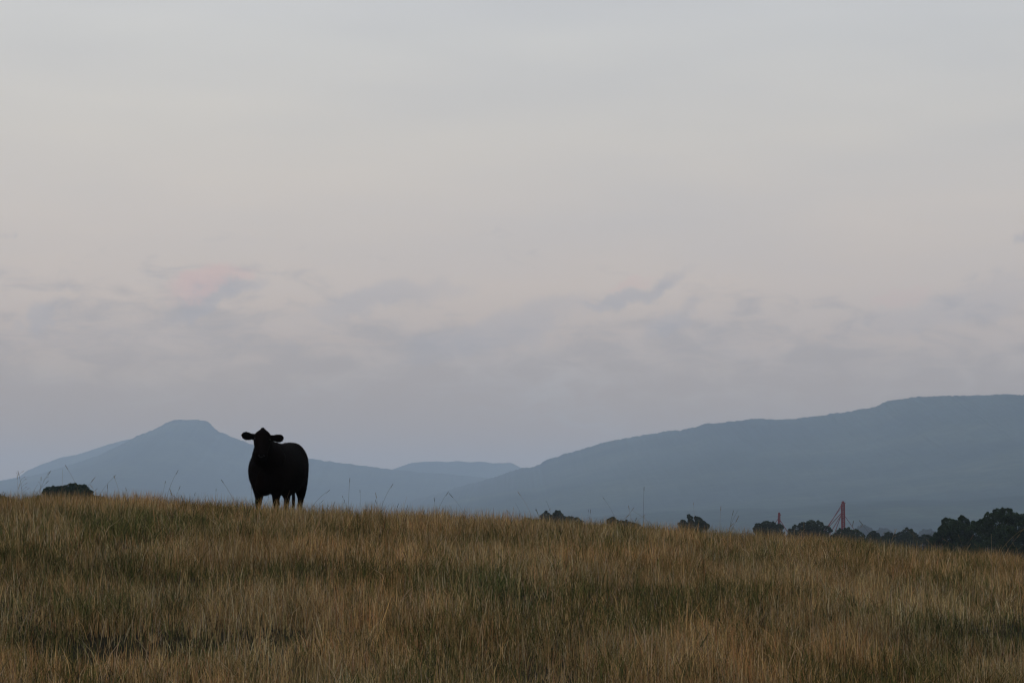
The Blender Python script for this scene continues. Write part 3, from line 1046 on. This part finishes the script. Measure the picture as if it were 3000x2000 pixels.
hoofs = []
for s in (-1, 1):
    b0 = LT * (s * .137)
    k = .02 if s > 0 else -.03
    leg([(b0 + LT * s * .03 + BK * .06 + UP * .98, .10, .15), (b0 + LT * s * .03 + BK * .03 + UP * .80, .105, .16), (b0 + LT * s * .015 + UP * .64, .112, .125), (b0 + LT * s * .008 + UP * .54, .086, .090), (b0 + BK * -.02 + UP * .43, .058, .062),
         (b0 + BK * (-.02 + k) + UP * .36, .053, .055), (b0 + BK * (-.01 + k) + UP * .26, .037, .042), (b0 + BK * k + UP * .14, .037, .045), (b0 + BK * (k - .01) + UP * .09, .045, .052), (b0 + BK * (k - .035) + UP * .045, .042, .05)])
    hoofs.append(b0 + BK * (k - .05))
for s in (-1, 1):
    b0 = BK * 1.35 + LT * (s * .098)
    k = .05 if s > 0 else -.07
    leg([(b0 + LT * s * .06 + BK * -.06 + UP * 1.10, .05, .10), (b0 + LT * s * .05 + BK * -.08 + UP * .92, .11, .18), (b0 + LT * s * .05 + BK * -.08 + UP * .84, .122, .20), (b0 + LT * s * .055 + BK * (-.08 + k * .5) + UP * .74, .105, .17), (b0 + LT * s * .025 + BK * (-.02 + k) + UP * .60, .096, .12),
         (b0 + LT * s * .008 + BK * (.06 + k) + UP * .50, .068, .085), (b0 + BK * (.08 + k) + UP * .44, .047, .062), (b0 + BK * (.05 + k) + UP * .36, .040, .05), (b0 + BK * (.035 + k) + UP * .24, .036, .044), (b0 + BK * (.02 + k) + UP * .13, .038, .046),
         (b0 + BK * (.0 + k) + UP * .085, .044, .05), (b0 + BK * (-.02 + k) + UP * .045, .042, .05)])
    hoofs.append(b0 + BK * (-.035 + k))
# small udder, tail with its switch
loft(bm, [(BK * 1.0 + UP * .60, LT, BK, .05, .05, 2, 0), (BK * 1.03 + UP * .56, LT, BK, .09, .11, 2, 0), (BK * 1.05 + UP * .50, LT, BK, .07, .08, 2, 0), (BK * 1.06 + UP * .48, LT, BK, .03, .03, 2, 0)], 16)
TLX = LT * -.075
tl = [(1.50, 1.27, .035), (1.60, 1.24, .030), (1.645, 1.12, .026), (1.65, .95, .022), (1.65, .75, .019), (1.65, .58, .024), (1.65, .46, .030), (1.65, .34, .028), (1.65, .22, .014)]
loft(bm, [(BK * a + TLX * min(1, max(0, (1.24 - b_) * 3)) + UP * b_, LT, BK if b_ < 1.2 else (BK + UP).normalized(), r, r, 2, 0) for (a, b_, r) in tl], 12)
bmesh.ops.recalc_face_normals(bm, faces=bm.faces)
me = bpy.data.meshes.new('cow_body_raw'); bm.to_mesh(me); bm.free()
raw = bpy.data.objects.new('body', me); COL.objects.link(raw)
rm = raw.modifiers.new('remesh', 'REMESH'); rm.mode = 'VOXEL'; rm.voxel_size = 0.0115; rm.use_smooth_shade = True
sm = raw.modifiers.new('smooth', 'SMOOTH'); sm.factor = 0.5; sm.iterations = 5
dg = bpy.context.evaluated_depsgraph_get()
body_me = bpy.data.meshes.new_from_object(raw.evaluated_get(dg))
bpy.data.objects.remove(raw)
body_me.name = 'cow_body'
body_me.materials.clear(); body_me.materials.append(M_HIDE)
body = bpy.data.objects.new('body', body_me); COL.objects.link(body); body.parent = cow
# short coat: fine hairs lying back over the hide
nv = len(body_me.vertices)
co = np.empty(nv * 3); body_me.vertices.foreach_get('co', co); co = co.reshape(-1, 3)
no = np.empty(nv * 3); body_me.vertices.foreach_get('normal', no); no = no.reshape(-1, 3)
k = rng.choice(nv, min(26000, nv), replace=False)
P, Nn = co[k], no[k]
ln = rng.uniform(.008, .020, (len(k), 1))
isear = (np.abs(P[:, 0] - HX) > .13) & (P[:, 1] < -.45) & (P[:, 2] > 1.3)
ln[isear] *= 1.5
poll = (P[:, 2] > 1.5)
ln[poll] *= 1.7
dirn = Nn * .75 + np.array([0.05, .25, -.55]) + rng.normal(0, .25, P.shape)
dirn /= np.linalg.norm(dirn, axis=1)[:, None]
sd_ = np.cross(dirn, rng.normal(size=P.shape)); sd_ /= np.linalg.norm(sd_, axis=1)[:, None]
HV = np.stack([P - sd_ * .0016, P + sd_ * .0016, P + dirn * ln], 1).reshape(-1, 3)
fast_mesh('coat', HV, np.arange(len(HV)), np.full(len(k), 3), M_HIDE, cow)
# hooves
for p in hoofs:
    hbm = bmesh.new()
    for s in (-1, 1):
        c = p + LT * (s * .024)
        loft(hbm, [(c + UP * .0, LT, BK, .024, .058, 2.4, 0), (c + BK * .006 + UP * .03, LT, BK, .023, .050, 2.4, 0), (c + BK * .016 + UP * .062, LT, BK, .019, .038, 2.2, 0)], 14)
    hm = bpy.data.meshes.new('hoof'); hbm.to_mesh(hm); hbm.free(); hm.materials.append(M_HOOF)
    ho = bpy.data.objects.new('hoof', hm); COL.objects.link(ho); ho.parent = cow


def ball(name, c, r, scale, mat, parent):
    b2 = bmesh.new()
    bmesh.ops.create_uvsphere(b2, u_segments=16, v_segments=10, radius=r)
    for v in b2.verts:
        v.co = Vector((v.co.x * scale[0], v.co.y * scale[1], v.co.z * scale[2])) + c
    m_ = bpy.data.meshes.new(name); b2.to_mesh(m_); b2.free(); m_.materials.append(mat)
    m_.polygons.foreach_set('use_smooth', [True] * len(m_.polygons))
    o_ = bpy.data.objects.new(name, m_); COL.objects.link(o_); o_.parent = parent
    return o_


for s in (-1, 1):
    ball('eye', HM @ Vector((s * .103, -.742, 1.375)), .014, (1, 1, .85), M_EYE, cow)
nose = ball('nose', HM @ Vector((0, -.885, 1.125)), .045, (1.15, .40, .6), M_NOSE, cow)
for s in (-1, 1):
    ball('nostril', HM @ Vector((s * .036, -.903, 1.13)), .012, (1.2, .5, .8), M_EYE, nose)

# ------------------------------------------------------------------ haze
hz, nt, o = material('haze')
pv = nt.n('ShaderNodeVolumePrincipled')
pv.inputs['Color'].default_value = (0.745, 0.865, 1.0, 1)
pv.inputs['Density'].default_value = 0.000106
pv.inputs['Anisotropy'].default_value = 0.0
nt.l(pv.outputs[0], o.inputs['Volume'])
v, f = [], []
box(v, f, (-9800, -2800, -52), (9800, 17600, 530))
ho = mesh_obj('haze', v, f, hz)
tag(ho, 'pale blue evening haze filling the valley air', None, None, 'stuff')
